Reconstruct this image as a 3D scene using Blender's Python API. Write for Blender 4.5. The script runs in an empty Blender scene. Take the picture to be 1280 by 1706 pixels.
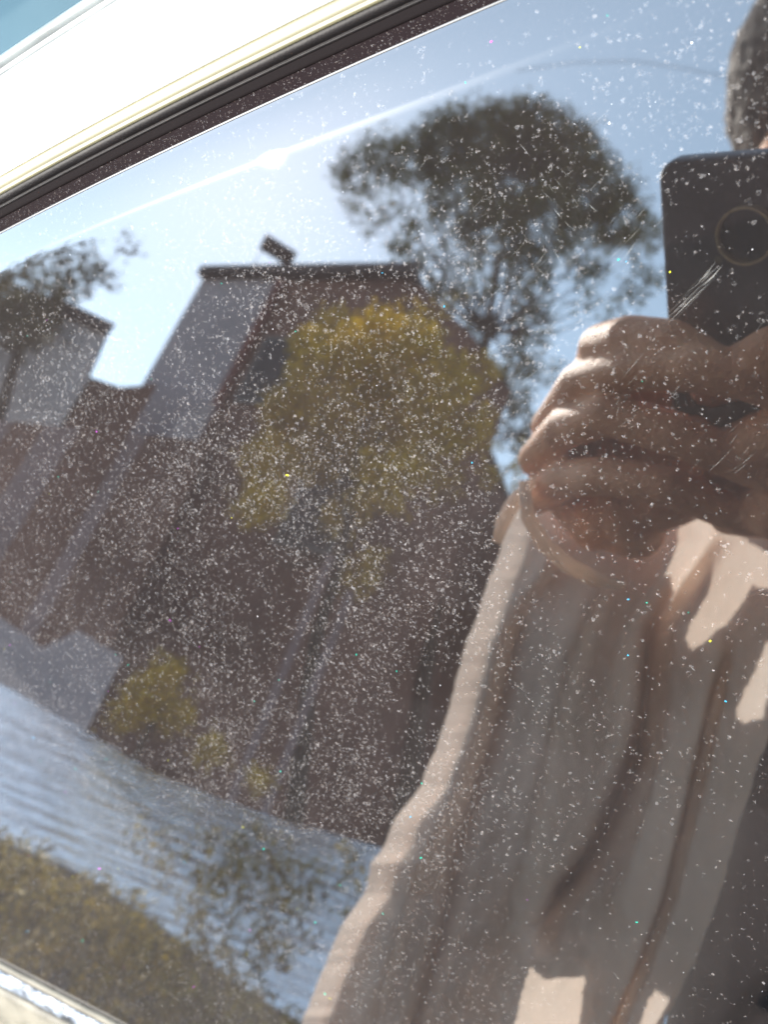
import bpy, bmesh, math, random
import numpy as np
from mathutils import Vector, Matrix, noise
random.seed(7); rng = np.random.default_rng(7)
sc = bpy.context.scene
col = sc.collection

# ------------------------------------------------------------------ frame of reference
F = 1241.0                      # focal length of the phone camera in photo pixels (1280 x 1706)
DD = 0.16                       # metres from the lens to the glass
S = DD / 0.13
def unit(v): v = np.array(v, float); return v / np.linalg.norm(v)
def ray(px, py): return np.array([(px - 640) / F, (853 - py) / F, -1.0])
n_c = unit(ray(1240, 395))      # where the lens sees itself: the glass normal
uv_c = np.array([0.33658699, 0.86166268, -0.37979814])
u_c = uv_c - 2 * uv_c.dot(n_c) * n_c
N_c = -n_c
Yc = unit(-(N_c - N_c.dot(u_c) * u_c)); Xc = np.cross(Yc, u_c)
M = np.array([Xc, Yc, u_c])     # camera space -> world
CAM = np.array([0, 0, 0.98])
def W(p): return M @ np.asarray(p, float) + CAM
def mir(p): return np.asarray(p) - 2 * (np.dot(p, n_c) - DD) * n_c
def VW(px, py, z):              # a point seen in the glass, z metres deep -> its real place
    return W(mir(ray(px, py) * z))
CV = W(2 * DD * n_c)            # the eye as mirrored by the glass
def az_el(px, py):
    r = unit(ray(px, py)); w = M @ (r - 2 * r.dot(n_c) * n_c)
    return math.atan2(w[0], -w[1]), math.asin(w[2])
def far(px, py, dist):          # real place at horizontal distance dist
    a, e = az_el(px, py)
    return Vector((CV[0] + math.sin(a) * dist, CV[1] - math.cos(a) * dist, CV[2] + math.tan(e) * dist))

# ------------------------------------------------------------------ camera
cam = bpy.data.objects.new('phone_camera', bpy.data.cameras.new('phone_camera')); col.objects.link(cam)
mw = Matrix.Identity(4)
for i in range(3):
    for j in range(3): mw[i][j] = M[i][j]
    mw[i][3] = CAM[i]
cam.matrix_world = mw
cam.data.sensor_width = 7.97; cam.data.lens = 7.97 * F / 1706
cam.data.clip_start = 0.004; cam.data.clip_end = 2000
cam.data.dof.use_dof = True; cam.data.dof.focus_distance = 0.172; cam.data.dof.aperture_fstop = 3.3
sc.camera = cam

# ------------------------------------------------------------------ sky and sun
r_s = unit(ray(450, 255)); SUN = M @ (r_s - 2 * r_s.dot(n_c) * n_c)
w = bpy.data.worlds.new('World'); sc.world = w; w.use_nodes = True
nt = w.node_tree; bg = nt.nodes['Background']
sky = nt.nodes.new('ShaderNodeTexSky'); sky.sky_type = 'NISHITA'; sky.sun_disc = False
sky.sun_elevation = math.asin(SUN[2]); sky.sun_rotation = math.atan2(SUN[0], SUN[1])
sky.air_density = 1.0; sky.dust_density = 0.15
hsv = nt.nodes.new('ShaderNodeHueSaturation'); hsv.inputs['Saturation'].default_value = .78; hsv.inputs['Hue'].default_value = .48
nt.links.new(sky.outputs[0], hsv.inputs['Color']); nt.links.new(hsv.outputs[0], bg.inputs[0]); bg.inputs[1].default_value = 0.15
sl = bpy.data.lights.new('sun', 'SUN'); sl.energy = 3.1; sl.angle = math.radians(0.5); sl.color = (1, .94, .85)
so = bpy.data.objects.new('sun', sl); col.objects.link(so)
so.rotation_euler = Vector(SUN).to_track_quat('Z', 'Y').to_euler()
sc.view_settings.view_transform = 'Standard'; sc.view_settings.look = 'None'
sc.view_settings.exposure = 2.97; sc.view_settings.gamma = 1
sc.cycles.max_bounces = 8; sc.cycles.transparent_max_bounces = 24; sc.cycles.caustics_reflective = False
sc.cycles.use_denoising = True

# ------------------------------------------------------------------ helpers
def link(name, me, mat=None, parent=None, smooth=False):
    o = bpy.data.objects.new(name, me); col.objects.link(o)
    if mat:
        me.materials.clear(); me.materials.append(mat)
    if parent: o.parent = parent
    if smooth: me.polygons.foreach_set('use_smooth', [True] * len(me.polygons))
    return o
def mesh(name, v, f):
    me = bpy.data.meshes.new(name); me.from_pydata([tuple(map(float, x)) for x in v], [], [tuple(map(int, x)) for x in f]); me.update(); return me
def tag(o, label=None, cat=None, group=None, kind=None):
    if label: o['label'] = label
    if cat: o['category'] = cat
    if group: o['group'] = group
    if kind: o['kind'] = kind
    return o
def empty(name, loc=(0, 0, 0)):
    o = bpy.data.objects.new(name, None); o.location = loc; o.empty_display_size = .05; col.objects.link(o); return o
def put(o, parent):             # parent, keeping vertices in world coordinates
    o.parent = parent; o.matrix_parent_inverse = Matrix.Translation(-Vector(parent.location)); return o
def recalc(me):
    bm = bmesh.new(); bm.from_mesh(me); bmesh.ops.recalc_face_normals(bm, faces=bm.faces); bm.to_mesh(me); bm.free(); return me
def boxes(name, lst):           # lst of (centre, size, rotz)
    v = []; f = []
    for c, s, rz in lst:
        b = len(v); ca, sa = math.cos(rz), math.sin(rz)
        for z in (-.5, .5):
            for x, y in ((-.5, -.5), (.5, -.5), (.5, .5), (-.5, .5)):
                X, Y = x * s[0], y * s[1]
                v.append((c[0] + X * ca - Y * sa, c[1] + X * sa + Y * ca, c[2] + z * s[2]))
        f += [(b, b+3, b+2, b+1), (b+4, b+5, b+6, b+7)] + [(b+i, b+(i+1) % 4, b+4+(i+1) % 4, b+4+i) for i in range(4)]
    return mesh(name, v, f)
def tube(name, pts, radii, k=10):
    v = []; f = []; pts = [Vector(p) for p in pts]
    for i, p in enumerate(pts):
        t = (pts[min(i+1, len(pts)-1)] - pts[max(i-1, 0)]).normalized()
        a = t.cross(Vector((0.13, .99, .05))).normalized(); b = t.cross(a)
        for j in range(k):
            g = 2*math.pi*j/k; v.append(p + (a*math.cos(g) + b*math.sin(g)) * radii[i])
    for i in range(len(pts)-1):
        for j in range(k): f.append((i*k+j, i*k+(j+1) % k, (i+1)*k+(j+1) % k, (i+1)*k+j))
    f.append(tuple(range(k-1, -1, -1))); f.append(tuple((len(pts)-1)*k+j for j in range(k)))
    return mesh(name, v, f)

def mat(name, base=(.5, .5, .5), rough=.6, spec=.5, metal=0, coat=0, var=0, vscale=10, bump=0, bscale=200, trans=0, col2=None):
    m = bpy.data.materials.new(name); m.use_nodes = True; t = m.node_tree; p = t.nodes['Principled BSDF']
    p.inputs['Base Color'].default_value = (*base, 1); p.inputs['Roughness'].default_value = rough
    p.inputs['Specular IOR Level'].default_value = spec; p.inputs['Metallic'].default_value = metal
    p.inputs['Coat Weight'].default_value = coat; p.inputs['Coat Roughness'].default_value = .03
    tc = t.nodes.new('ShaderNodeTexCoord')
    if var or col2:
        nz = t.nodes.new('ShaderNodeTexNoise'); nz.inputs['Scale'].default_value = vscale; nz.inputs['Detail'].default_value = 6
        t.links.new(tc.outputs['Object'], nz.inputs['Vector'])
        r = t.nodes.new('ShaderNodeValToRGB'); t.links.new(nz.outputs['Fac'], r.inputs[0])
        c2 = col2 or base
        r.color_ramp.elements[0].position = .35; r.color_ramp.elements[1].position = .65
        r.color_ramp.elements[0].color = (*[max(0, c*(1-var)) for c in base], 1)
        r.color_ramp.elements[1].color = (*[min(1, c*(1+var)) for c in c2], 1)
        t.links.new(r.outputs[0], p.inputs['Base Color'])
    if bump:
        nb = t.nodes.new('ShaderNodeTexNoise'); nb.inputs['Scale'].default_value = bscale; nb.inputs['Detail'].default_value = 5
        t.links.new(tc.outputs['Object'], nb.inputs['Vector'])
        b = t.nodes.new('ShaderNodeBump'); b.inputs['Strength'].default_value = bump; b.inputs['Distance'].default_value = 1/bscale
        t.links.new(nb.outputs['Fac'], b.inputs['Height']); t.links.new(b.outputs[0], p.inputs['Normal'])
    if trans:
        out = t.nodes['Material Output']; tr = t.nodes.new('ShaderNodeBsdfTranslucent'); mx = t.nodes.new('ShaderNodeMixShader')
        mx.inputs[0].default_value = trans
        if var or col2: t.links.new(r.outputs[0], tr.inputs[0])
        else: tr.inputs[0].default_value = (*base, 1)
        t.links.new(p.outputs[0], mx.inputs[1]); t.links.new(tr.outputs[0], mx.inputs[2]); t.links.new(mx.outputs[0], out.inputs[0])
    return m

# ------------------------------------------------------------------ the glass surface: u along the pillar, v away from it, h out of the glass
def gp(px, py):
    r = ray(px, py); return r * DD / r.dot(n_c)
GA, GB = gp(0, 388), gp(840, 0)
e1 = unit(GB - GA); e2 = np.cross(n_c, e1)
if (gp(700, 900) - GA).dot(e2) < 0: e2 = -e2
UL = .1218 * S
def edge_v(u):
    t = np.clip(u / UL, -1.2, 2.2); return -.0010 * S * 4 * t * (1 - t)
VB = .0085 * S                  # where the pane starts to roll away towards the pillar
def bend_h(v):                  # the outermost centimetre of the pane curls down towards the pillar
    d = np.maximum(0, VB - np.maximum(v, 0)); d2 = np.minimum(d, .0105*S)
    return -(d2 ** 2) * 3.6 - (d - d2) * .0756 * S
def g3(u, v, h=0.0):
    """point in camera space at u, v (v measured from the pane's edge line)"""
    return GA + u * e1 + (v + edge_v(u)) * e2 + (h + bend_h(v)) * N_c
def uvpx(px, py):
    q = gp(px, py) - GA; u = q.dot(e1); return u, q.dot(e2) - edge_v(u)

# ------------------------------------------------------------------ glass material
def glass_mat(name, tint, r0, streak=True, haze=.0068, gcol=(1, .99, .98)):
    m = bpy.data.materials.new(name); m.use_nodes = True; t = m.node_tree; t.nodes.remove(t.nodes['Principled BSDF'])
    out = t.nodes['Material Output']; L = t.links.new; N = t.nodes.new
    fr = N('ShaderNodeFresnel'); fr.inputs['IOR'].default_value = r0
    tr = N('ShaderNodeBsdfTransparent'); tr.inputs[0].default_value = (*tint, 1)
    gl = N('ShaderNodeBsdfGlossy'); gl.distribution = 'BECKMANN'; gl.inputs['Roughness'].default_value = 0.03; gl.inputs[0].default_value = (*gcol, 1)
    mx = N('ShaderNodeMixShader'); L(fr.outputs[0], mx.inputs[0]); L(tr.outputs[0], mx.inputs[1])
    g_out = gl.outputs[0]
    tc = N('ShaderNodeTexCoord')
    if streak:
        g2 = N('ShaderNodeBsdfAnisotropic'); g2.distribution = 'BECKMANN'; g2.inputs['Roughness'].default_value = .125; g2.inputs['Anisotropy'].default_value = .87
        tg = N('ShaderNodeTangent'); tg.direction_type = 'UV_MAP'; tg.uv_map = 'UVMap'; L(tg.outputs[0], g2.inputs['Tangent'])
        g2.inputs['Rotation'].default_value = 0.263
        g3_ = N('ShaderNodeBsdfGlossy'); g3_.distribution = 'BECKMANN'; g3_.inputs['Roughness'].default_value = .06
        a = N('ShaderNodeMixShader'); a.inputs[0].default_value = .0007; L(gl.outputs[0], a.inputs[1]); L(g2.outputs[0], a.inputs[2])
        b = N('ShaderNodeMixShader'); b.inputs[0].default_value = .0026; L(a.outputs[0], b.inputs[1]); L(g3_.outputs[0], b.inputs[2])
        g_out = b.outputs[0]
    L(g_out, mx.inputs[2])
    df = N('ShaderNodeBsdfDiffuse'); df.inputs[0].default_value = (.8, .66, .63, 1)
    nz = N('ShaderNodeTexNoise'); nz.inputs['Scale'].default_value = 14; nz.inputs['Detail'].default_value = 8
    L(tc.outputs['Object'], nz.inputs['Vector'])
    vo = N('ShaderNodeTexNoise'); vo.inputs['Scale'].default_value = 1500; vo.inputs['Detail'].default_value = 2; L(tc.outputs['Object'], vo.inputs['Vector'])
    r1 = N('ShaderNodeMapRange'); r1.inputs['From Min'].default_value = .3; r1.inputs['From Max'].default_value = .7
    r1.inputs['To Min'].default_value = haze*.6; r1.inputs['To Max'].default_value = haze*1.5; L(nz.outputs['Fac'], r1.inputs[0])
    r2 = N('ShaderNodeMapRange'); r2.inputs['From Min'].default_value = .5; r2.inputs['From Max'].default_value = .72
    r2.inputs['To Min'].default_value = .9; r2.inputs['To Max'].default_value = 1.25; L(vo.outputs['Fac'], r2.inputs[0])
    mu = N('ShaderNodeMath'); mu.operation = 'MULTIPLY'; L(r1.outputs[0], mu.inputs[0]); L(r2.outputs[0], mu.inputs[1])
    fin = N('ShaderNodeMixShader'); L(mu.outputs[0], fin.inputs[0]); L(mx.outputs[0], fin.inputs[1]); L(df.outputs[0], fin.inputs[2])
    L(fin.outputs[0], out.inputs[0])
    return m
M_glass = glass_mat('tinted_window_glass', (.055, .055, .06), 2.2)
M_teal = glass_mat('side_window_glass', (.42, .62, .66), 1.85, False, .003, (.62, .84, .82))

# ------------------------------------------------------------------ the car
car = empty('parked_car', tuple(W(g3(.05, -.05))))
tag(car, 'white car filling the view with its dark window, seal and bright pillar', 'car')
def sheet(name, us, vs, hf, material, parent, flat=False, smooth=True):
    """a swept strip: profile (v, h) list along u"""
    v = []; f = []
    for u in us:
        for k, vv in enumerate(vs):
            v.append(W(g3(u, vv, hf[k])))
    K = len(vs)
    for i in range(len(us)-1):
        for k in range(K-1): f.append((i*K+k, (i+1)*K+k, (i+1)*K+k+1, i*K+k+1))
    me = mesh(name, v, f)
    uvl = me.uv_layers.new(name='UVMap')
    for p in me.polygons:
        for li in p.loop_indices:
            i = me.loops[li].vertex_index; uvl.data[li].uv = (us[i // K], vs[i % K])
    o = link(name, me, material, None, smooth); put(o, parent); return o
US = np.linspace(-.34, .34, 69)
VS = np.concatenate([np.linspace(-.010, .03, 33), np.linspace(.04, .31, 28)])
gl = sheet('window_glass', US, VS, [0]*len(VS), M_glass, car)
sol = gl.modifiers.new('t', 'SOLIDIFY'); sol.thickness = .0001; gl.modifiers.remove(sol)
for p in gl.data.polygons:
    pass
# make sure the glass faces the viewer
def face(o):
    me = o.data; p = me.polygons[len(me.polygons)//2]
    if Vector(p.normal).dot(Vector(M @ N_c)) < 0: me.flip_normals()
face(gl)

M_frit = mat('black_printed_band', (.006, .004, .0045), .7, .02, bump=.3, bscale=3000)
M_rub = mat('black_rubber', (.0055, .0045, .0048), .52, .13, var=.3, vscale=60, bump=.1, bscale=1500)
M_chrome = mat('cream_trim_metal', (.085, .078, .044), .5, .5, metal=0, var=.08, vscale=40)
M_white = mat('white_car_paint', (.90, .90, .92), .25, .5, coat=1)
M_grey = mat('grey_trim', (.10, .11, .11), .35, .5, var=.2, vscale=80)
M_bead = mat('bright_bead', (.10, .10, .10), .35, .4)
def prof(pts): return [p[0]*1e-3*S for p in pts], [p[1]*1e-3*S for p in pts]
def strip(name, pts, material, parent=car, us=US):
    vs, hs = prof(pts); hs = [h - float(bend_h(v)) + float(bend_h(0)) for v, h in zip(vs, hs)]
    o = sheet(name, us, vs, hs, material, parent); face(o); return o
strip('printed_band', [(-8, .06), (-6, .06), (-.05, .06)], M_frit)
strip('glass_edge_bead', [(-.28, .05), (-.22, .16), (-.08, .2), (.05, .16), (.1, .05)], M_bead)
M_lip = mat('dark_rubber_lip', (.005, .0038, .004), .85, .04, bump=.1, bscale=1500)
strip('seal_lip', [(-2.75, .1), (-2.8, .32), (-3.2, .40), (-4.2, .42), (-4.42, .40)], M_lip)
pr = [(-4.35, .3), (-4.4, .5), (-4.5, .62), (-4.7, .74), (-4.85, .68), (-4.95, .52), (-5.05, .55), (-5.15, .8), (-5.35, 1.1), (-5.7, 1.35), (-6.1, 1.45), (-6.5, 1.45), (-6.8, 1.3)]
strip('rubber_seal', pr, M_rub)
pr = [(-6.5, 1.1), (-6.52, 1.6), (-6.8, 1.85), (-7.2, 1.92), (-7.3, 1.8), (-7.45, 1.95), (-8.2, 2.1), (-9.2, 2.1), (-9.7, 1.9), (-9.8, 1.6)]
strip('cream_trim_strip', pr, M_chrome)
pr = [(-9.6, 1.3), (-9.65, 2.0), (-9.9, 2.5), (-10.6, 3.1), (-12.5, 3.8), (-16, 4.4), (-20, 4.2), (-23.5, 3.6), (-25.4, 2.7), (-26.4, 1.8), (-26.5, .5)]
strip('white_pillar', pr, M_white)
pr = [(-26.0, .6), (-26.2, 1.6), (-26.7, 2.1), (-27.2, 2.0), (-27.5, 1.6), (-27.7, 1.9), (-28.4, 2.4), (-29.2, 2.3), (-29.8, 1.7), (-30.1, .6)]
strip('grey_window_trim', pr, M_grey)
pr = [(-29.5, .3), (-45, -.5), (-70, -3), (-110, -9)]
sg = strip('side_window', pr, M_teal)

# cowl and trim at the foot of the pane
ca, cb = uvpx(0, 1627), uvpx(176, 1706)
dirc = unit([cb[0]-ca[0], cb[1]-ca[1]]); perp = np.array([-dirc[1], dirc[0]])
if perp[1] < 0: perp = -perp
def cowl(name, pts, material, wob=0):
    v = []; K = len(pts); ss = np.linspace(-.35, .45, 161)
    for s in ss:
        for (w_, h) in pts:
            q = np.array(ca) + dirc*s + perp*(w_*1e-3*S)
            hh = h*1e-3*S + (wob*noise.noise(Vector((s*120, w_*.8, 3)))*1e-3 if wob else 0)
            v.append(W(GA + q[0]*e1 + (q[1]+0)*e2 + hh*N_c))
    f = [(i*K+k, (i+1)*K+k, (i+1)*K+k+1, i*K+k+1) for i in range(len(ss)-1) for k in range(K-1)]
    o = link(name, mesh(name, v, f), material, None, True); put(o, car); face(o); return o
M_dirty = mat('dusty_cream_plastic', (.085, .078, .062), .6, .2, var=.25, vscale=90, bump=.2, bscale=600)
M_wet = mat('dusty_silver_strip', (.06, .065, .075), .35, .4, metal=.2, var=.6, vscale=120, bump=.6, bscale=250, col2=(.13, .15, .18))
M_blk = mat('black_plastic', (.02, .02, .02), .5, .4, bump=.2, bscale=900)
cowl('belt_trim', [(.2, .1), (.3, .9), (.8, 1.3), (2.0, 1.4), (2.8, 1.1), (3.0, .3)], M_dirty)
cowl('belt_seal', [(2.8, .2), (3.2, .5), (5, .5), (5.2, .1)], M_blk)
cowl('silver_strip', [(4.8, .2), (5.2, 1.2), (7, 2), (9.5, 2.2), (12, 1.6), (12.6, .3)], M_wet, .9)
cowl('lower_seal', [(12.2, .4), (12.6, .8), (14.6, .8), (14.8, .2)], M_blk, .4)
cowl('lower_panel', [(14.4, .2), (14.8, 1.2), (17, 2), (40, 3), (90, 0)], M_dirty)

# cabin behind the glass
M_dash = mat('dark_cabin_plastic', (.03, .028, .03), .8, .2, var=.2, vscale=20, bump=.2, bscale=300)
def cab(name, pts, material):
    v = []; K = len(pts)
    for u in (-1.6, -.5, .5, 1.6):
        for (vv, h) in pts: v.append(W(GA + u*e1 + vv*e2 + h*N_c))
    f = [(i*K+k, (i+1)*K+k, (i+1)*K+k+1, i*K+k+1) for i in range(3) for k in range(K-1)]
    o = link(name, mesh(name, v, f), material, None, True); put(o, car); return o
cab('dashboard', [(-.5, -.02), (-.48, -.45), (-.2, -.6), (.25, -.6), (.6, -.45), (.9, -.3), (.95, -.03)], M_dash)

# ------------------------------------------------------------------ dust, spots, scratches and flecks on the glass
def film(name, colr, amin, amax, power=1.0, spec=False):
    m = bpy.data.materials.new(name); m.use_nodes = True; t = m.node_tree; t.nodes.remove(t.nodes['Principled BSDF'])
    L = t.links.new; N = t.nodes.new
    d = N('ShaderNodeBsdfDiffuse'); d.inputs[0].default_value = (*colr, 1); tr = N('ShaderNodeBsdfTransparent')
    g = N('ShaderNodeNewGeometry'); p = N('ShaderNodeMath'); p.operation = 'POWER'; p.inputs[1].default_value = power
    L(g.outputs['Random Per Island'], p.inputs[0])
    r = N('ShaderNodeMapRange'); r.inputs['To Min'].default_value = amin; r.inputs['To Max'].default_value = amax; L(p.outputs[0], r.inputs[0])
    mx = N('ShaderNodeMixShader'); L(r.outputs[0], mx.inputs[0]); L(tr.outputs[0], mx.inputs[1]); L(d.outputs[0], mx.inputs[2])
    L(mx.outputs[0], t.nodes['Material Output'].inputs[0]); return m
e1w, e2w, Nw = M @ e1, M @ e2, M @ N_c
def inside(u, v):
    """photo pixel of a glass point (only to thin out what lies far outside the view)"""
    p = GA + np.outer(u, e1) + np.outer(v, e2)
    return 640 + F*p[:, 0]/-p[:, 2], 853 - F*p[:, 1]/-p[:, 2]
# distribution of spots over the pane (metres on the glass): thinned over reflected sky and shaded sleeve, where spots fade
def sample(n, dens):
    out = np.zeros((0, 2))
    while len(out) < n:
        u = rng.uniform(-.215, .215, n*3); v = rng.uniform(.0002, .30, n*3)
        k = rng.uniform(0, 1, n*3) < dens(u, v); out = np.vstack([out, np.stack([u[k], v[k]], 1)])
    return out[:n]
def nz2(u, v, s, o=0): return np.array([noise.noise(Vector((a*s, b*s, o))) for a, b in zip(u, v)])
def dens_spots(u, v):
    c = np.exp(-(((u-.075)/.10)**2)) * .5 + .5
    up = 1/(1+np.exp(-(v-.028)/.009))
    low = 1 - .85/(1+np.exp(-(u-.105-.25*(.16-v))/.012))*(1/(1+np.exp(-(v-.055)/.012)))
    return np.clip(c * low * (1 - .55/(1+np.exp(-(v-.205)/.012))) * (.14 + .86*up) * (.62 + .8*nz2(u, v, 30) + .5*nz2(u, v, 140, 5)), 0, 1)
def spots(name, pts, rad, material, ring=True, elong=.2, K=9, h=2e-5):
    n = len(pts); r = rad*np.where(rng.uniform(0, 1, n) < .5, .8, 1.05) if ring else rad; ang = rng.uniform(0, 2*np.pi, n)
    arc = np.where(rng.uniform(0, 1, n) < .75, rng.uniform(.5, .95, n), 1.0)
    g = np.linspace(0, 1, K)[None, :] * arc[:, None] * 2*np.pi + ang[:, None]
    ro = r[:, None] * (1 + rng.normal(0, .24, (n, K)))
    ri = r[:, None] * (np.where(rng.uniform(0, 1, (n, 1)) < (.45 if ring else 0), np.clip(rng.normal(.5, .15, (n, 1)), .1, .8), .04) + rng.normal(0, .10, (n, K)))
    ri = np.clip(ri, .0, ro*.9)
    taper = np.sin(np.linspace(0.12, np.pi-.12, K))[None, :] ** .4
    mid = (ro+ri)/2; ro = mid + (ro-mid)*taper; ri = mid - (mid-ri)*taper
    st = 1 + rng.uniform(-elong, elong, (n, 1))
    P = []
    for rr in (ro, ri):
        uu = pts[:, 0:1] + rr*np.cos(g)*st; vv = pts[:, 1:2] + rr*np.sin(g)/st
        P.append((uu, vv))
    U = np.concatenate([P[0][0], P[1][0]], 1); V = np.concatenate([P[0][1], P[1][1]], 1)
    Hh = bend_h(V) + h
    X = GA + U[..., None]*e1 + (V + edge_v(U))[..., None]*e2 + Hh[..., None]*N_c
    X = X.reshape(-1, 3) @ M.T + CAM
    base = (np.arange(n)*2*K)[:, None]; k = np.arange(K-1)[None, :]
    Fc = np.stack([base+k, base+k+1, base+K+k+1, base+K+k], -1).reshape(-1, 4)
    me = bpy.data.meshes.new(name)
    me.vertices.add(len(X)); me.vertices.foreach_set('co', X.ravel())
    me.loops.add(Fc.size); me.loops.foreach_set('vertex_index', Fc.ravel().astype(np.int32))
    me.polygons.add(len(Fc)); me.polygons.foreach_set('loop_start', np.arange(0, Fc.size, 4, dtype=np.int32))
    me.update(); me.validate()
    return link(name, me, material)
mm = 1e-3
M_spot = film('dried_water_spot', (.80, .78, .80), .004, .050, 1.4)
M_dust = film('fine_dust', (.80, .74, .72), .010, .075, 1.5)
M_glint = film('white_glint', (.9, .9, .92), .3, .9, 1)
p = sample(42000, dens_spots); P_SPOT = p
tag(spots('water_spots', p, np.clip(rng.lognormal(np.log(.29*mm), .28, len(p)), .12*mm, .62*mm), M_spot), 'dried ring shaped rain spots covering the dark window glass', 'water spots', kind='stuff')
p = sample(80000, dens_spots)
q_ = P_SPOT[rng.integers(0, len(P_SPOT), 150000)] + rng.normal(0, .26*mm, (150000, 2)); p = np.vstack([p, q_])
tag(spots('dust_grains', p, rng.lognormal(np.log(.115*mm), .4, len(p)), M_dust, False, .4, 6, 3e-5), 'fine pale dust grains scattered over the dark window glass', 'dust', kind='stuff')
bp = np.stack([rng.uniform(-.05, .2, 2600), rng.uniform(-.0030*S, 0, 2600)], 1)
tag(spots('band_dust', bp, rng.lognormal(np.log(.10*mm), .4, len(bp)), M_dust, False, .4, 6, 1.3e-4), 'pale dust grains lying on the black band beside the seal', 'dust', kind='stuff')
p = sample(1100, lambda u, v: np.full(len(u), .7))  # small white specks painted in for sparkle points
tag(spots('painted_glints', p, rng.lognormal(np.log(.055*mm), .35, len(p)), M_glint, False, .4, 6, 4e-5), 'tiny white specks painted as sparkles on the window glass', 'dust', kind='stuff')
for nm, c, cnt in (('green', (.0, .45, .32), 62), ('yellow', (.6, .6, .03), 30), ('magenta', (.5, .08, .55), 34), ('blue', (.03, .35, .6), 22)):  # coloured flecks painted in for sparkles made by the lens
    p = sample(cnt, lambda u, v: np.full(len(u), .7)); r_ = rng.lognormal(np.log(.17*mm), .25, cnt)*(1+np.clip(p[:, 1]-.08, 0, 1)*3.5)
    tag(spots('painted_sparkles', p, r_, film(nm+'_fleck', c, .35, .8), nm in ('yellow', 'magenta'), .35, 7, 5e-5), nm + ' flecks painted in for lens sparkle over the window glass', 'flecks', kind='stuff')
# scratches
sv = []; sf = []
def scratch(px, py, L_px, ang, wid):
    a = np.array(uvpx(px, py)); b = np.array(uvpx(px + L_px*math.cos(ang), py - L_px*math.sin(ang)))
    d = b-a; l = np.linalg.norm(d); q = np.array([-d[1], d[0]])/l*wid*mm/2; m_ = (a+b)/2 + q*random.uniform(-3, 3)
    k = len(sv)
    for c in (a, m_-q, b, m_+q): sv.append(W(g3(c[0], c[1], 4.5e-5)))
    sf.append((k, k+1, k+2, k+3))
def cluster(cx, cy, sx, sy, n, ang, da, Lm, wid):
    for _ in range(int(n*.42)): scratch(random.gauss(cx, sx), random.gauss(cy, sy), random.uniform(.2, 1.0)*Lm, ang+random.gauss(0, da), wid*random.uniform(.5, 1.3))
cluster(930, 350, 35, 45, 110, -.85, .12, 38, .06)
cluster(860, 450, 60, 60, 120, .78, .1, 50, .05)
cluster(1000, 420, 45, 60, 110, .8, .1, 55, .05)
cluster(1030, 620, 90, 70, 60, .62, .15, 70, .05)
cluster(1230, 790, 35, 35, 60, .7, .15, 50, .06)
cluster(760, 340, 60, 50, 30, .7, .2, 40, .05)
cluster(430, 330, 90, 50, 40, .25, .2, 28, .06)
cluster(380, 640, 90, 190, 46, .06, .12, 30, .07)
cluster(700, 620, 60, 130, 26, .4, .1, 45, .06)
cluster(300, 1180, 110, 90, 36, -.4, .15, 50, .06)
cluster(1150, 1000, 120, 300, 26, .9, .5, 25, .05)
for k in range(9): scratch(1105+random.gauss(0, 5), 535+random.gauss(0, 6), random.uniform(60, 150), .80+random.gauss(0, .035), .09)
for k in range(5): scratch(1165+random.gauss(0, 3), 475+random.gauss(0, 3), random.uniform(25, 60), .80+random.gauss(0, .05), .2)
M_scr = film('scratch_edge', (.85, .84, .8), .01, .16, 2.2)
tag(link('scratches', mesh('scratches', sv, sf), M_scr), 'fine pale scratches in clusters across the window glass', 'scratches', kind='stuff')

# ------------------------------------------------------------------ phone (the one taking the picture; it shows in the glass)
ph = empty('smartphone', tuple(W((0, 0, .004))))
tag(ph, 'dark smartphone with round camera bump held up by the photographer', 'smartphone')
def rrect(x0, x1, y0, y1, r, z0, z1, bev=.0015, k=8):
    def loop(ins, z):
        o = []; rr = max(r-ins, .001)
        for cx, cy, a0 in ((x1-ins-rr, y1-ins-rr, 0), (x0+ins+rr, y1-ins-rr, 90), (x0+ins+rr, y0+ins+rr, 180), (x1-ins-rr, y0+ins+rr, 270)):
            for i in range(k+1):
                a = math.radians(a0 + 90*i/k); o.append((cx+rr*math.cos(a), cy+rr*math.sin(a), z))
        return o
    loops = [loop(bev, z0), loop(bev*.3, z0+bev*.3), loop(0, z0+bev), loop(0, z1-bev), loop(bev*.3, z1-bev*.3), loop(bev, z1)]
    v = [W(p) for l in loops for p in l]; n = len(loops[0]); f = []
    for i in range(5):
        for j in range(n): f.append((i*n+j, i*n+(j+1) % n, (i+1)*n+(j+1) % n, (i+1)*n+j))
    f.append(tuple(range(n))); f.append(tuple(range(5*n+n-1, 5*n-1, -1)))
    return v, f
M_phone = mat('dark_phone_back', (.014, .012, .020), .35, .5)
M_ring = mat('bronze_camera_ring', (.5, .38, .23), .35, .5, metal=.8)
M_lens = mat('lens_glass', (.01, .01, .012), .1, .6)
v, f = rrect(-.0335*S/1.23*1.03, .0435, -.128, .0275, .007, .003, .0115)
put(link('phone_body', recalc(mesh('phone_body', v, f)), M_phone, None, True), ph)
def ring(r0, r1, z0, z1, cx=0, cy=0, k=48):
    v = []; f = []
    for (r, z) in ((r0, z1), (r0, z0), (r1, z0), (r1, z1)):
        for j in range(k): a = 2*math.pi*j/k; v.append(W((cx+r*math.cos(a), cy+r*math.sin(a), z)))
    for i in range(4):
        for j in range(k): f.append((i*k+j, i*k+(j+1) % k, ((i+1) % 4)*k+(j+1) % k, ((i+1) % 4)*k+j))
    return recalc(mesh('ring', v, f))
rg = put(link('camera_ring', ring(.0100, .0108, .0002, .0032), M_ring, None, False), ph)

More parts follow.
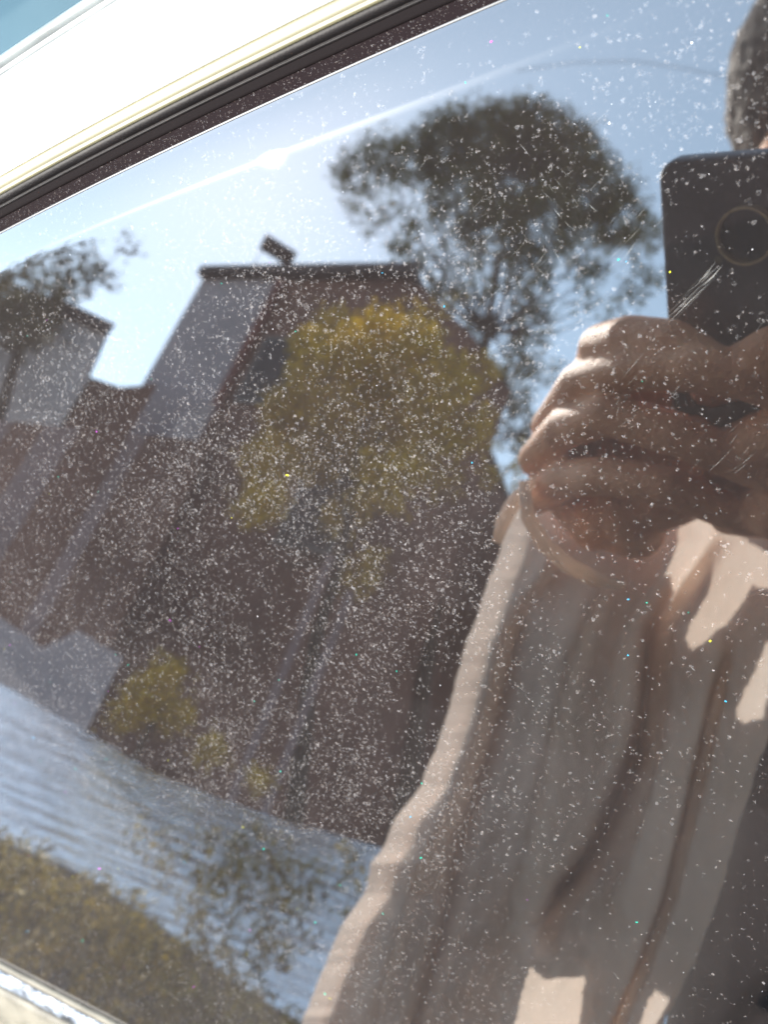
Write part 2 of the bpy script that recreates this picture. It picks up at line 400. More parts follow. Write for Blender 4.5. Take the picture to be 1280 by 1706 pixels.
dv = [W((.0099*math.cos(a), .0099*math.sin(a), .0026)) for a in np.linspace(0, 2*math.pi, 40, endpoint=False)]
put(link('camera_lens', mesh('camera_lens', dv, [tuple(range(40))]), M_lens), ph)
fv = [W((-.0112+.0016*math.cos(a), -.0098+.0016*math.sin(a), .0028)) for a in np.linspace(0, 2*math.pi, 20, endpoint=False)]
put(link('flash', mesh('flash', fv, [tuple(range(20))]), M_chrome), ph)
# ------------------------------------------------------------------ the photographer
def capsule(P0, r0, P1, r1, v, f, k=14, m=5):
    P0, P1 = Vector(P0), Vector(P1); t = (P1-P0); L_ = t.length
    t = t.normalized() if L_ > 1e-6 else Vector((0, 0, 1))
    a = t.orthogonal().normalized(); b = t.cross(a); base = len(v); rows = 0
    v.append(P0 - t*r0)
    for i in range(1, m+1):
        g = math.pi/2*i/m
        for j in range(k):
            q = 2*math.pi*j/k; v.append(P0 - t*r0*math.cos(g) + (a*math.cos(q)+b*math.sin(q))*r0*math.sin(g))
        rows += 1
    for i in range(m, 0, -1):
        g = math.pi/2*i/m
        for j in range(k):
            q = 2*math.pi*j/k; v.append(P1 + t*r1*math.cos(g) + (a*math.cos(q)+b*math.sin(q))*r1*math.sin(g))
        rows += 1
    v.append(P1 + t*r1); last = len(v)-1
    for j in range(k): f.append((base, base+1+(j+1) % k, base+1+j))
    for i in range(rows-1):
        for j in range(k):
            s_ = base+1+i*k; f.append((s_+j, s_+(j+1) % k, s_+k+(j+1) % k, s_+k+j))
    s_ = base+1+(rows-1)*k
    for j in range(k): f.append((s_+j, s_+(j+1) % k, last))
def remesh(name, v, f, vox, smooth=6, fac=.5):
    me = mesh(name+'_raw', v, f); o = bpy.data.objects.new('raw', me); col.objects.link(o)
    m_ = o.modifiers.new('r', 'REMESH'); m_.mode = 'VOXEL'; m_.voxel_size = vox
    if smooth:
        s_ = o.modifiers.new('s', 'SMOOTH'); s_.iterations = smooth; s_.factor = fac
    dg = bpy.context.evaluated_depsgraph_get(); dg.update()
    out = bpy.data.meshes.new_from_object(o.evaluated_get(dg)); out.name = name
    bpy.data.objects.remove(o); bpy.data.meshes.remove(me); return out
# phone plane as seen in the glass
V0 = 2*DD*n_c; zv = np.array([0, 0, 1]) - 2*n_c[2]*n_c
def PP(px, py, h):              # real point h metres in front of the phone's back plane (towards the glass)
    r = ray(px, py); P = r * (V0.dot(zv) / r.dot(zv)); P = P + 0*zv
    # move along the view ray so that the offset from the plane is h
    t = (V0.dot(zv) - h) / r.dot(zv); return W(mir(r*t))
bv = []; bf = []
def chain(pts):                 # (point, radius)
    for (a, ra), (b, rb) in zip(pts[:-1], pts[1:]): capsule(a, ra, b, rb, bv, bf)
H = lambda px, py, h, r: (PP(px, py, h), r)
# four fingers wrapped round the phone, knuckles to the left
chain([H(985, 640, -.022, .0100), H(1003, 578, -.006, .0112), H(1050, 566, .008, .0108), H(1120, 572, .013, .0098), H(1190, 610, .010, .0088)])
chain([H(915, 712, -.020, .0108), H(968, 640, .000, .0112), H(1060, 612, .016, .0108), H(1160, 612, .019, .0100), H(1250, 630, .016, .009), H(1330, 660, .012, .0085)])
chain([H(893, 765, -.008, .0106), H(945, 712, .008, .0108), H(1018, 690, .020, .0104), H(1130, 724, .022, .0096), H(1310, 800, .014, .0086)])
chain([H(893, 828, .002, .0106), H(945, 798, .014, .0104), H(1010, 792, .020, .0100), H(1120, 812, .022, .0092), H(1240, 862, .014, .0082)])
# back of the hand, heel and wrist
chain([H(1040, 640, -.024, .012), H(1120, 655, -.016, .012), H(1120, 770, -.014, .014)])
chain([H(1060, 700, -.018, .013), H(1180, 700, -.012, .012)])
chain([H(985, 660, -.024, .013), H(955, 800, -.016, .015), H(985, 862, -.006, .016), H(1060, 884, -.006, .016)])
chain([H(1040, 660, -.020, .014), H(1040, 780, -.010, .018), H(1060, 860, -.002, .018)])
chain([H(955, 840, -.004, .013), H(990, 880, .002, .013)])
chain([H(1010, 860, -.004, .018), H(1120, 820, -.008, .018), H(1230, 760, -.010, .016)])
# the other hand meeting it from the right
chain([H(1190, 640, .004, .010), H(1290, 590, .012, .011), H(1400, 600, .010, .012)])
chain([H(1190, 760, .000, .010), H(1280, 730, .014, .012), H(1420, 700, .008, .016)])
chain([H(1215, 860, -.002, .009), H(1300, 850, .012, .013), H(1440, 800, .004, .020)])
chain([H(1400, 640, -.004, .020), H(1440, 780, -.006, .022), H(1500, 860, -.010, .022)])
wrist = PP(1170, 640, -.032); wristR = PP(1500, 860, -.02)
Vp = VW
chain([(PP(1040, 700, -.022), .018), (wrist, .022)])
head = VW(1376, 112, .95)
def off(p, x=0, y=0, z=0): return np.array(p) + np.array((x, y, z))
chest = off(head, .12, .0, -.36); hips = off(head, .20, -.02, -.80)
shL = VW(1262, 420, .92); shR = off(shL, .34, -.04, .02)
elL = np.array((.20, -.42, CAM[2]+.20)); elR = (shR + wristR)/2 + np.array((.12, -.05, -.13))
chain([(wrist, .021), (elL*.35+wrist*.65, .027), (elL, .036), (shL, .045)])
chain([(wristR, .022), (elR, .038), (shR, .048)])
chain([(off(head, z=-.02), .078), (off(head, y=-.02, z=.03), .088)])
chain([(off(head, y=.045, z=-.06), .05), (off(head, z=-.05), .065)])
chain([(off(head, y=-.01, z=-.09), .052), (off(head, z=-.2), .06)])
chain([(shL, .055), (off(head, x=.07, z=-.24), .075), (shR, .055)])
chain([(off(chest, x=-.05), .105), (off(hips, x=-.05, z=.1), .10)]); chain([(off(chest, x=.06), .105), (off(hips, x=.06, z=.1), .10)])
for sx in (-1, 1):
    chain([(off(hips, x=sx*.085), .098), (np.array((hips[0]+sx*.10, hips[1], .48)), .062), (np.array((hips[0]+sx*.10, hips[1]-.02, .09)), .04), (np.array((hips[0]+sx*.10, hips[1]+.12, .045)), .035)])
# face: nose, lips, ears, brow
chain([(off(head, y=.082, z=.0), .008), (off(head, y=.100, z=-.03), .013)])
chain([(off(head, x=-.02, y=.082, z=-.062), .008), (off(head, x=.02, y=.082, z=-.062), .008)])
chain([(off(head, x=-.03, y=.07, z=.02), .014), (off(head, x=.03, y=.07, z=.02), .014)])
for sx in (-1, 1): chain([(off(head, x=sx*.085, y=-.01, z=.0), .012), (off(head, x=sx*.085, y=-.005, z=-.03), .009)])
body = remesh('person', bv, bf, .0019, 3, .5)
M_skin = mat('skin', (.80, .36, .19), .55, .3, var=.16, vscale=45, bump=.5, bscale=420, col2=(.85, .43, .25))
M_skin.node_tree.nodes['Principled BSDF'].inputs['Subsurface Weight'].default_value = .15
M_skin.node_tree.nodes['Principled BSDF'].inputs['Subsurface Radius'].default_value = (.012, .005, .003)
M_skin.node_tree.nodes['Principled BSDF'].inputs['Subsurface Scale'].default_value = .6
person = link('person', body, M_skin, None, True)
tag(person, 'photographer in a loose cream shirt holding a phone in both hands', 'person')
# hair: strands-like ridged cap
hb = bmesh.new(); bmesh.ops.create_icosphere(hb, subdivisions=6, radius=1)
for q in hb.verts:
    p = q.co.copy(); nn = noise.noise(Vector((p.x*2, p.y*2, p.z*2)))*.05 + noise.noise(Vector((p.x*30, p.y*8, p.z*8)))*.035 + noise.noise(Vector((p.x*90, p.y*20, p.z*20)))*.015
    s_ = 1 + nn
    if p.y > .72 and p.z < .2: s_ *= .85
    q.co = Vector((p.x*.110*s_ - .002, p.y*.140*s_ + .014, p.z*.150*s_ - .022)) + Vector(head)
me = bpy.data.meshes.new('hair'); hb.to_mesh(me); hb.free()
M_hair = mat('grey_brown_hair', (.035, .026, .021), .7, .15, var=.5, vscale=60, bump=.8, bscale=500, col2=(.12, .10, .085))
link('hair', me, M_hair, person, True)
for sx in (-1, 1):
    eb = bmesh.new(); bmesh.ops.create_uvsphere(eb, u_segments=16, v_segments=10, radius=.012, matrix=Matrix.Translation(Vector(head)+Vector((sx*.032, .078, .0))))
    me = bpy.data.meshes.new('eye'); eb.to_mesh(me); eb.free(); link('eye', me, mat('eye', (.5, .48, .46), .2), person, True)

# shirt: a loose overshirt, built as a closed tube of cloth round the torso
def interp(y, tab):
    return float(np.interp(y, [t[0] for t in tab], [t[1] for t in tab]))
XL = [(760, 905), (800, 878), (850, 850), (900, 838), (960, 818), (1010, 800), (1080, 775), (1190, 745), (1260, 722), (1310, 700), (1360, 662), (1410, 640), (1440, 618), (1490, 606), (1540, 570), (1600, 545), (1660, 520), (1706, 502), (1800, 470), (2000, 420), (2300, 360)]
XR = [(760, 1560), (900, 1500), (1000, 1430), (1180, 1300), (1280, 1262), (1400, 1225), (1500, 1196), (1600, 1160), (1706, 1105), (1850, 1040), (2000, 980), (2300, 860)]
FOLD = [  # polylines of (y, x), depth (m, + is towards the viewer), width px
    ([(900, 1180), (1050, 1085), (1180, 1070), (1260, 1060), (1400, 1000), (1480, 940), (1540, 900)], -.022, 26),
    ([(1100, 1200), (1250, 1165), (1400, 1130), (1500, 1105), (1620, 1060), (1800, 980)], -.016, 16),
    ([(1000, 880), (1100, 855), (1250, 820), (1400, 770), (1550, 740), (1800, 660)], -.010, 20),
    ([(1050, 830), (1150, 810), (1300, 760), (1450, 690), (1700, 610)], .008, 24),
    ([(950, 1000), (1100, 940), (1300, 900), (1500, 850)], .010, 34),
    ([(1250, 1110), (1400, 1070), (1500, 1030)], .012, 30),
    ([(900, 930), (960, 900), (1000, 870)], .01, 20),
]
def cloth_z(x, y):
    base = .50 - (y-900)*.00006
    xl, xr = interp(y, XL), interp(y, XR); t = (x-xl)/(xr-xl)
    z = base - .06*math.sin(math.pi*min(max(t, 0), 1))**.6
    for pts, dep, wd in FOLD:
        if pts[0][0]-60 < y < pts[-1][0]+60:
            cx = float(np.interp(y, [p[0] for p in pts], [p[1] for p in pts]))
            e_ = min(1, (y-pts[0][0]+60)/120, (pts[-1][0]+60-y)/120)
            z -= dep*e_*math.exp(-((x-cx)/wd)**2)
    z += .007*noise.noise(Vector((x*.006+y*.002, y*.0022, 0))) + .0018*noise.noise(Vector((x*.02+y*.008, y*.005, 7))) + .0008*noise.noise(Vector((x*.05, y*.03, 9)))
    return z
def cloth_grid(name, y0, y1, ny, nx, dz=0., xin=0., skip=None, edge=0):
    v = []; f = []
    for i in range(ny):
        y = y0 + (y1-y0)*i/(ny-1); xl, xr = interp(y, XL), interp(y, XR)
        wob = 4*noise.noise(Vector((y*.02, 0, 3))) + 2.5*noise.noise(Vector((y*.07, 0, 5)))
        for j in range(nx):
            t = j/(nx-1); x = xl + xin + wob + (xr-xl-2*xin)*t
            r_ = max(0, 1-t*(xr-xl)/46) ** 1.3 * .085      # the cloth rolls away at its left edge
            v.append(VW(x, y, cloth_z(x, y) + dz + r_))
    for i in range(ny-1):
        for j in range(nx-1):
            y = y0 + (y1-y0)*(i+.5)/(ny-1); xl, xr = interp(y, XL), interp(y, XR); x = xl+(xr-xl)*(j+.5)/(nx-1)
            if skip and skip(x, y): continue
            a = i*nx+j; f.append((a, a+1, a+nx+1, a+nx))
    return mesh(name, v, f)
M_cloth = mat('cream_cotton', (.92, .78, .67), .9, .2, var=.04, vscale=12, bump=.3, bscale=1800, trans=.5)
M_blocker = mat('brown_sun_blocker', (.64, .47, .365), .95, .1, var=.1, vscale=20)
shirt = link('shirt', cloth_grid('shirt', 795, 2300, 300, 160), M_cloth, person, True)
shirt['label'] = 'loose cream cotton shirt with long hanging folds'
# unseen sheet added behind the shirt blocks the sun; cut-outs make the lit patches
def inpoly(x, y, P):
    c = False; j = len(P)-1
    for i in range(len(P)):
        if (P[i][1] > y) != (P[j][1] > y) and x < (P[j][0]-P[i][0])*(y-P[i][1])/(P[j][1]-P[i][1])+P[i][0]: c = not c
        j = i
    return c
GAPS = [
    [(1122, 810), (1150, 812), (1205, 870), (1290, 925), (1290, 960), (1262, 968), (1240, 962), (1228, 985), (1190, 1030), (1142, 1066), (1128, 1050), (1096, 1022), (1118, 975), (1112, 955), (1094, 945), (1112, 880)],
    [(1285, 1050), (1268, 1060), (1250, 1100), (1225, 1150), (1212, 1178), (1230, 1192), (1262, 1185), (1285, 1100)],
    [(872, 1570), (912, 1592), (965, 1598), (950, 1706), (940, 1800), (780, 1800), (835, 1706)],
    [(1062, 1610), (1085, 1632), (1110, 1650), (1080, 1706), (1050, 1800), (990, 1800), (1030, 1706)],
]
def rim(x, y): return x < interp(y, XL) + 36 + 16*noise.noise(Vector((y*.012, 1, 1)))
sun_blocker = link('shirt_sun_blocker', cloth_grid('shirt_sun_blocker', 795, 2300, 300, 200, .010, 0, lambda x, y: rim(x, y) or any(inpoly(x, y, g) for g in GAPS)), M_blocker, person, True)
# rolled cuff and hem below the fist
def ribbon(name, pts, w0, z, material, bulge=.01):
    """a rounded band of cloth along a line"""
    P = [VW(a, b, z) for a, b in pts]
    o = link(name, tube(name, P, [w0*(1 if 0 < i < len(P)-1 else .6) for i in range(len(P))], 12), material, person, True); return o
M_cuff = mat('cream_cuff', (.76, .66, .55), .9, .2, bump=.3, bscale=1500)
ribbon('cuff', [(872, 800), (880, 860), (905, 905), (945, 940), (990, 965), (1040, 975)], .0042, .40, M_cloth)
ribbon('cuff', [(890, 800), (858, 835), (838, 870), (828, 905)], .0042, .41, M_cloth)

# trousers: dark, behind and to the right of the shirt
def leg(sx):
    x = hips[0]+sx*.10
    return [(np.array((hips[0]+sx*.07, hips[1], hips[2]+.16)), .11), (np.array((hips[0]+sx*.085, hips[1], hips[2])), .122), (np.array((x, hips[1], .5)), .085), (np.array((x, hips[1]-.01, .10)), .075)]
tv = []; tf = []
for sx in (-1, 1):
    c = leg(sx)
    for (a, ra), (b, rb) in zip(c[:-1], c[1:]): capsule(a, ra, b, rb, tv, tf, 20)
M_trou = mat('dark_trousers', (.05, .047, .045), .9, .2, var=.3, vscale=15, bump=.4, bscale=900)
link('trousers', remesh('trousers', tv, tf, .008, 6), M_trou, person, True)
for sx in (-1, 1):
    v_ = []; f_ = []; x = hips[0]+sx*.10
    capsule((x, hips[1]-.04, .045), .047, (x, hips[1]+.16, .04), .042, v_, f_, 16)
    link('shoe', mesh('shoe', v_, f_), M_trou, person, True)

# ------------------------------------------------------------------ ground
M_asph = mat('pale_concrete', (.24, .22, .195), .9, .3, var=.25, vscale=3, bump=.4, bscale=60)
g = link('ground', mesh('ground', [(-300, -300, 0), (300, -300, 0), (300, 300, 0), (-300, 300, 0)], [(0, 1, 2, 3)]), M_asph); tag(g, kind='structure')

# ------------------------------------------------------------------ houses across the street
M_brown = mat('dark_brown_render', (.135, .070, .055), .9, .2, var=.22, vscale=1.2, bump=.4, bscale=30)
M_lilac = mat('pale_grey_render', (.30, .265, .29), .9, .2, var=.10, vscale=.8, bump=.3, bscale=30)
M_mid = mat('mid_brown_paint', (.19, .135, .14), .9, .2, var=.15, vscale=3)
M_pale = mat('pale_wall_paint', (.46, .42, .44), .9, .2, var=.15, vscale=.8)
M_red = mat('red_brown_boards', (.13, .045, .04), .8, .2, var=.2, vscale=2)
M_roof = mat('roof_tiles', (.06, .045, .045), .8, .2, var=.3, vscale=6, bump=.5, bscale=25)
M_win = mat('dark_window_pane', (.022, .02, .024), .45, .15)
M_frame = mat('grey_window_frame', (.10, .09, .09), .6)
def hdir(p, q): d_ = (Vector((q[0]-p[0], q[1]-p[1], 0))); return d_.length, math.atan2(d_.y, d_.x)
def quadwall(name, P, m_, thick=.25, drop=None):
    """wall standing under a sloping top line P (world points), thickness away from the car"""
    v = []; f = []; k = len(P)
    for p in P:
        dxy = Vector((p.x, p.y, 0)).normalized()*thick
        z0 = 0 if drop is None else p.z - drop
        v += [(p.x, p.y, z0), (p.x, p.y, p.z), (p.x+dxy.x, p.y+dxy.y, p.z), (p.x+dxy.x, p.y+dxy.y, z0)]
    for i in range(k-1):
        for j in range(4): f.append((4*i+j, 4*i+(j+1) % 4, 4*(i+1)+(j+1) % 4, 4*(i+1)+j))
    f += [(0, 3, 2, 1), (4*k-4, 4*k-3, 4*k-2, 4*k-1)]
    return recalc(mesh(name, v, f))
hs = 6.6/math.tan(az_el(345, 458)[1]); A_ = far(345, 458, hs)
B_ = far(690, 456, 6.6/math.tan(az_el(680, 450)[1])); B_.z = A_.z
LEN, ang = hdir(A_, B_); ax = Vector((math.cos(ang), math.sin(ang), 0)); nn_ = Vector((-ax.y, ax.x, 0))
if nn_.y < 0: nn_ = -nn_        # towards the car
def wallbox(t0, t1, z0, z1, d0, d1):   # along the facade, heights, outwards
    c = A_ + ax*((t0+t1)/2) + nn_*((d0+d1)/2); return ((c.x, c.y, (z0+z1)/2), (t1-t0, abs(d1-d0), z1-z0), ang)
house = empty('house', (A_.x, A_.y, 0)); tag(house, 'tall dark brown house with grey side bay behind the yellow tree', 'house')
Ht = A_.z
def hpart(name, lst, m_, parent=house):
    return put(link(name, boxes(name, lst), m_), parent)
hpart('wall', [wallbox(1.55, LEN, 0, Ht-.12, -6, 0)], M_brown)
hpart('grey_bay', [wallbox(0, 1.55, 0, Ht-.12, -6, .03)], M_lilac)
rf = hpart('roof', [wallbox(-.03, LEN+.05, Ht-.12, Ht+.04, -6.2, .16)], M_roof)
hpart('downpipe', [wallbox(1.50, 1.60, 0, Ht-.2, .03, .12)], M_red)
for t0, z0 in ((1.75, Ht-2.3), (3.3, 3.2)):
    wv = hpart('window', [wallbox(t0, t0+.75, z0, z0+1.1, 0.003, .05)], M_frame)
    pn = link('pane', boxes('pane', [wallbox(t0+.06, t0+.69, z0+.06, z0+1.04, .052, .056)]), M_win); pn.parent = wv
dB = math.hypot(B_.x-CV[0], B_.y-CV[1])
put(link('gable_wall', quadwall('gable_wall', [far(688, 462, dB+.06), far(790, 562, dB+.3), far(852, 650, dB+.5)], None, 4), M_brown), house)
# boxy vent on the roof with a thin mast
v0 = far(432, 412, hs+.3); v1 = far(494, 424, hs+.3)
L_, a_ = hdir(v0, v1); c_ = (v0+v1)/2
ac = empty('roof_unit', (c_.x, c_.y, Ht)); tag(ac, 'small dark box raised on thin legs above the house roof', 'roof unit')
put(link('casing', boxes('casing', [((c_.x, c_.y, c_.z), (L_, .30, .13), a_)]), M_roof), ac)
for k in (-.42, .42):
    put(link('leg', boxes('leg', [((c_.x+math.cos(a_)*L_*k, c_.y+math.sin(a_)*L_*k, (Ht+.04+c_.z-.085)/2), (.015, .015, c_.z-.085-Ht-.04), a_)]), M_grey), ac)

# lower wing joining the two houses and the left house
la = far(262, 640, hs*1.0); lb = far(140, 628, hs*1.02)
L2, a2 = hdir(lb, la); c2 = (la+lb)/2
wing = empty('garden_wall', (c2.x, c2.y, 0)); tag(wing, 'lower dark wall linking the brown house and the grey gabled house', 'wall')
put(link('wall_panel', quadwall('wall_panel', [far(-200, 640, 12.2), far(130, 628, 9.95), far(150, 628, 9.7), far(200, 645, 9.0), far(262, 640, 8.9)], M_brown, .4), M_brown), wing)
put(link('pillar', quadwall('pillar', [far(300, 690, 8.6), far(362, 672, 8.6)], M_lilac, .3), M_lilac), wing)
h2 = empty('house', tuple(far(60, 560, 10).xy.to_3d())); tag(h2, 'grey gabled house at the left edge of the reflection', 'house')
put(link('wall', quadwall('wall', [far(-330, 560, 11.5), far(-60, 520, 10.6), far(90, 505, 10), far(186, 545, 9.7), far(150, 628, 9.6)], M_lilac, 3), M_pale), h2)
put(link('roof', quadwall('roof', [far(-10, 498, 9.95), far(90, 492, 9.9), far(192, 540, 9.6)], M_roof, 3.2, .16), M_roof), h2)
fc = empty('timber_fence', tuple(far(60, 800, 6).xy.to_3d())); tag(fc, 'dark brown fence of upright boards in front of the grey house', 'fence')
k = 0
for i, x in enumerate(np.linspace(-260, 330, 22)):
    pa, pb = far(x, 700 + .10*(x), 6.4), far(x+27, 700+.10*(x+27), 6.4)
    lt = i in (4, 9, 12, 13, 17)  # these boards get the paler brown
    put(link('board', quadwall('board', [pa, pb], None, .04), M_mid if lt else M_brown), fc)
lw = tag(empty('haze_wall', tuple(far(80, 1060, 4.6).xy.to_3d())), 'pale grey wall added for the haze at the left edge just above the bonnet', 'wall')
put(link('wall_panel', quadwall('wall_panel', [far(-160, 1010, 4.6), far(0, 1028, 4.6), (far(70, 1080, 4.6)), far(130, 1050, 4.6), far(205, 1095, 4.6)], None, .15), M_lilac), lw)  # wall added as a stand-in for pale haze at the left
for k_, (x_, y_, lab) in enumerate(((578, 985, 'thin pale post nearer the person, right of a longer one'), (545, 925, 'longer thin pale post standing against the dark wall'))):
    po = tag(empty('post', tuple(far(x_, y_, 5.2).xy.to_3d())), lab, 'post', 'thin posts by the dark wall')
    put(link('shaft', quadwall('shaft', [far(x_, y_, 5.2), far(x_+13, y_+4, 5.2)], None, .05), M_mid), po)
    q0, q1 = far(x_-3, y_-3, 5.2), far(x_+16, y_+3, 5.2); put(link('cap', quadwall('cap', [q0, q1], None, .07, .02), M_mid), po)
bw = empty('backdrop_building', tuple(far(900, 900, 14).xy.to_3d())); tag(bw, 'long low dark building behind the trees', 'building')
put(link('wall', quadwall('wall', [far(780, 830, 13), far(1000, 900, 12), far(1500, 1050, 12)], None, 4), M_brown), bw)

# ------------------------------------------------------------------ trees
def leafmat(name, c1, c2, tr=.35):
    m = mat(name, c1, .6, .3, trans=tr); t = m.node_tree; g_ = t.nodes.new('ShaderNodeNewGeometry')
    r_ = t.nodes.new('ShaderNodeValToRGB'); r_.color_ramp.elements[0].color = (*c1, 1); r_.color_ramp.elements[1].color = (*c2, 1)
    t.links.new(g_.outputs['Random Per Island'], r_.inputs[0]); t.links.new(r_.outputs[0], t.nodes['Principled BSDF'].inputs[0])
    for q in t.nodes:
        if q.type == 'BSDF_TRANSLUCENT': t.links.new(r_.outputs[0], q.inputs[0])
    return m
M_dkleaf = leafmat('dark_green_leaf', (.03, .037, .010), (.14, .13, .025), .3)
M_yleaf = leafmat('yellow_green_leaf', (.24, .155, .010), (.80, .53, .025), .45)
M_bark = mat('bark', (.05, .038, .03), .9, .2, var=.4, vscale=8, bump=.8, bscale=40)
def crown(name, blobs, n, size, m_, parent):
    """blobs: (centre, radius, weight); leaf-sized faces gathered in twigs through each blob"""
    wts = np.array([b[1]**2*b[2] for b in blobs]); wts = wts/wts.sum(); V = []; Fc = []
    for b, w_ in zip(blobs, wts):
        nt_ = max(3, int(n*w_/14))
        for _ in range(nt_):
            d = rng.normal(0, 1, 3); d /= np.linalg.norm(d); c = np.array(b[0]) + d*b[1]*rng.uniform(.25, 1)**.5
            for _ in range(14):
                p = c + rng.normal(0, size*1.65, 3); a = rng.normal(0, 1, 3); a /= np.linalg.norm(a); q = np.cross(a, rng.normal(0, 1, 3)); q /= np.linalg.norm(q)
                s_ = size*rng.uniform(.6, 1.3); k = len(V)
                V += [p-a*s_, p+q*s_*.45, p+a*s_, p-q*s_*.45]; Fc.append((k, k+1, k+2, k+3))
    return put(link(name, mesh(name, V, Fc), m_), parent)
def tree(label, foot, dist, blobpx, n, size, m_, rad=.13, group=None):
    base = far(*foot, dist); base.z = 0
    t = empty('tree', tuple(base)); tag(t, label, 'tree', group)
    bl = []
    for px, py, r_px, wt in blobpx:
        c = far(px, py, dist + random.uniform(-.8, .8)); sl_ = (c - Vector(CAM)).length
        bl.append((tuple(c), r_px/F*sl_, wt))
    cz = np.mean([b[0] for b in bl], 0); top = Vector(cz)
    pts = [base.lerp(Vector((top.x, top.y, top.z)), k/6) + Vector((math.sin(k*1.7)*.08, math.cos(k*1.3)*.08, 0))*(k > 0) for k in range(7)]
    put(link('trunk', tube('trunk', pts, [rad*(1-.12*k) for k in range(7)], 12), M_bark, None, True), t)
    for b in bl:
        k = 5 if b[0][2] > pts[5].z else 4; s_ = pts[k]; e_ = Vector(b[0]); m__ = s_.lerp(e_, .5)+Vector((0, 0, -.25))
        put(link('limb', tube('limb', [s_, m__, e_], [rad*.2, rad*.10, rad*.02], 6), M_bark, None, True), t)
    crown('crown', bl, n, size, m_, t)
    return t
tree('tall dark green tree with open lower branches above the hand', (830, 900), 9.0,
     [(800, 235, 58, 1.6), (880, 230, 60, 1.7), (935, 262, 62, 1.7), (860, 300, 75, 1.5), (740, 240, 50, 1.3), (690, 270, 45, 1.1), (640, 262, 40, .9), (592, 285, 34, .9), (980, 320, 60, 1.5), (1035, 362, 46, 1.2), (1072, 395, 34, .9),
      (770, 330, 60, 1.1), (900, 380, 70, 1.1), (820, 400, 50, .7), (980, 420, 46, .6), (1060, 470, 34, .45), (760, 420, 40, .5), (880, 470, 45, .8), (885, 540, 40, .8), (870, 600, 38, .7), (960, 500, 28, .3), (1020, 520, 24, .3), (850, 660, 36, .8), (700, 360, 40, .4), (640, 330, 30, .35), (790, 470, 34, .5), (920, 620, 24, .3), (868, 720, 40, .8), (735, 492, 34, .8), (790, 560, 36, .9), (840, 640, 38, .9), (700, 440, 30, .4), (610, 350, 36, .35), (680, 410, 34, .4), (930, 700, 24, .3)],
     42000, .046, M_dkleaf)
tree('yellow green tree glowing in front of the brown house', (600, 1100), 6.0,
     [(560, 640, 80, 1), (640, 600, 90, 1), (700, 650, 90, 1), (620, 720, 100, .9), (540, 740, 70, .9), (470, 760, 45, .9), (440, 820, 34, .9), (720, 760, 80, .35), (780, 700, 55, .45), (700, 560, 50, .4), (520, 590, 45, .8), (640, 800, 70, .45), (800, 620, 34, .6), (410, 850, 24, .7), (740, 500, 30, .12), (580, 860, 45, .6), (840, 780, 50, .3), (600, 950, 50, .4), (440, 780, 40, 1.8), (480, 690, 42, 1.8), (440, 840, 30, 1.6), (560, 560, 46, 1.0)],
     24000, .030, M_yleaf, .09)
tree('olive tree overhanging the grey gabled house', (30, 900), 9.0,
     [(60, 480, 55, 1), (110, 455, 40, 1), (20, 520, 60, 1), (150, 440, 30, .6), (175, 465, 16, .8), (70, 540, 40, .5), (-60, 500, 70, 1), (-160, 480, 90, 1), (210, 408, 14, .25)],
     6000, .045, leafmat('olive_leaf', (.04, .04, .02), (.14, .12, .05)))
bsh = empty('shrub', tuple(far(270, 1160, 3.6).xy.to_3d())); tag(bsh, 'yellow flowering shrub low in front of the fence', 'shrub')
bl = [(tuple(far(x, y, 3.6)), r_/F*3.8, 1) for x, y, r_ in ((272, 1125, 26), (240, 1165, 30), (290, 1190, 26), (212, 1195, 22), (350, 1250, 18), (430, 1295, 16))]
crown('crown', bl, 2600, .016, M_yleaf, bsh)
put(link('stem', tube('stem', [far(270, 1160, 3.6).xy.to_3d(), far(270, 1170, 3.6)], [.03, .015], 8), M_bark), bsh)
# overhead cable
P = [far(x, y, 16) for x, y in ((860, 118), (960, 104), (1060, 102), (1130, 112), (1210, 128), (1300, 150))]
cb_ = link('overhead_cable', tube('overhead_cable', P, [.012]*len(P), 6), M_roof); tag(cb_, 'thin dark overhead cable crossing the sky above the trees', 'cable')

# ------------------------------------------------------------------ second car, its mirror bonnet added and shaped to show a band of sky
car2 = empty('parked_car', (-1.6, -2.2, 0)); tag(car2, 'parked car with a mirror bonnet added and shaped to reflect the sky', 'car')
def m_gloss():
    m = mat('mirror_car_paint', (.012, .012, .014), .05, .9, coat=0); t = m.node_tree; p = t.nodes['Principled BSDF']
    p.inputs['Metallic'].default_value = 1; p.inputs['Base Color'].default_value = (.97, .98, 1, 1)  # near-white mirror, so the bonnet throws the sky back bright
    tc = t.nodes.new('ShaderNodeTexCoord'); mp = t.nodes.new('ShaderNodeMapping'); mp.inputs['Scale'].default_value = (2.5, 2.5, 55)
    nz = t.nodes.new('ShaderNodeTexNoise'); nz.inputs['Scale'].default_value = 1.6; nz.inputs['Detail'].default_value = 6
    t.links.new(tc.outputs['Object'], mp.inputs[0]); t.links.new(mp.outputs[0], nz.inputs['Vector'])
    b = t.nodes.new('ShaderNodeBump'); b.inputs['Strength'].default_value = 1.0; b.inputs['Distance'].default_value = .017
    t.links.new(nz.outputs['Fac'], b.inputs['Height']); t.links.new(b.outputs[0], p.inputs['Normal']); t.links.new(b.outputs[0], p.inputs['Coat Normal'])
    return m
M_gloss = m_gloss()
TOP = [(-700, 900), (-200, 1060), (0, 1140), (120, 1205), (260, 1290), (420, 1350), (640, 1415), (900, 1500), (1300, 1640)]
BOT = [(-700, 1120), (-200, 1320), (0, 1398), (130, 1450), (260, 1535), (400, 1640), (500, 1702), (640, 1790), (1300, 2100)]
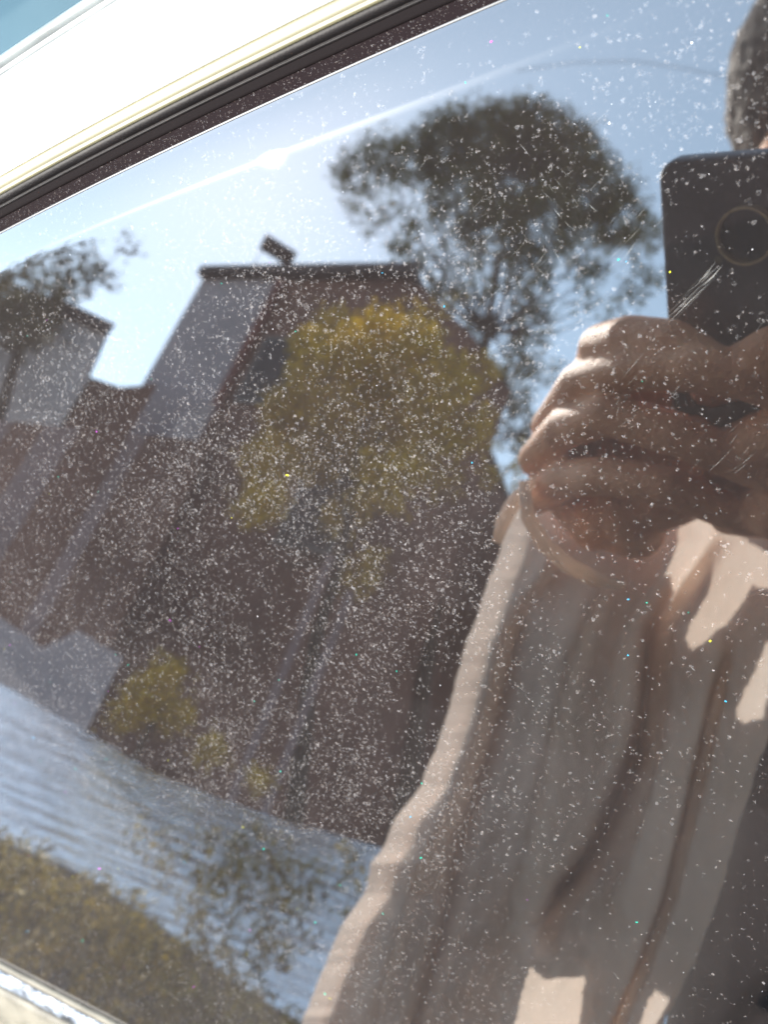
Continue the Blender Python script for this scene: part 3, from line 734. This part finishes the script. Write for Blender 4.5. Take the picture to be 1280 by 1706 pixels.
def bon(x, y, rd, dz=0.):
    p = far(x, y, rd); p.z += dz; return p
v = []; f = []; K = 14; XS = np.linspace(-700, 1300, 60)
for x in XS:
    yt, yb = interp(x, TOP), interp(x, BOT)
    for k in range(K):
        t_ = k/(K-1); dx = 100*t_ if 0 else 0
        a = far(x, yt+(yb-yt)*t_, 1.0); te = CV[2]-a.z
        p = bon(x, yt+(yb-yt)*t_, 3.3/(1 + (2.72 - .35*t_)*max(te, 0)))
        v.append(p)
for i in range(len(XS)-1):
    for k in range(K-1): f.append((i*K+k, (i+1)*K+k, (i+1)*K+k+1, i*K+k+1))
put(link('bonnet', recalc(mesh('bonnet', v, f)), M_gloss, None, True), car2)
# the flank below the bonnet
v2 = []; 
for x in XS:
    y = interp(x, BOT); te = max(CV[2]-far(x, y, 1.0).z, 0); q = 3.3/(1+2.37*te); p = bon(x, y, q-.01, -.004)
    v2 += [p, Vector((p.x, p.y+.03, .05))]
put(link('front_bumper', recalc(mesh('front_bumper', v2, [(2*i, 2*i+1, 2*i+3, 2*i+2) for i in range(len(XS)-1)])), M_blk, None, True), car2)
# low hedge in front
hd = []
for x in np.linspace(-250, 560, 17):
    y = interp(x, BOT); 
    for dy in (42, 80, 130, 200, 280, 360): hd.append((tuple(far(x, y+dy, 1.75+random.uniform(-.1, .1))), 38/F*1.8, 1))
for x, y, r_, w_ in ((330, 1405, 30, .5), (420, 1445, 62, 1), (520, 1470, 46, .6), (350, 1500, 52, .8), (470, 1550, 52, .8), (560, 1425, 26, .4), (255, 1385, 24, .3), (400, 1600, 40, .7), (280, 1450, 30, .5), (590, 1500, 30, .5)): hd.append((tuple(far(x, y, 1.75+random.uniform(-.1, .1))), r_/F*1.8, w_*.9))  # sprigs added to stand in for branches mirrored in the bonnet
hg = tag(empty('hedge', tuple(far(150, 1600, 1.75).xy.to_3d())), 'low mixed green and yellow hedge below the mirror bonnet, sprigs added as reflected branches', 'hedge')
crown('crown', hd, 30000, .008, leafmat('hedge_leaf', (.03, .028, .012), (.42, .30, .03)), hg)
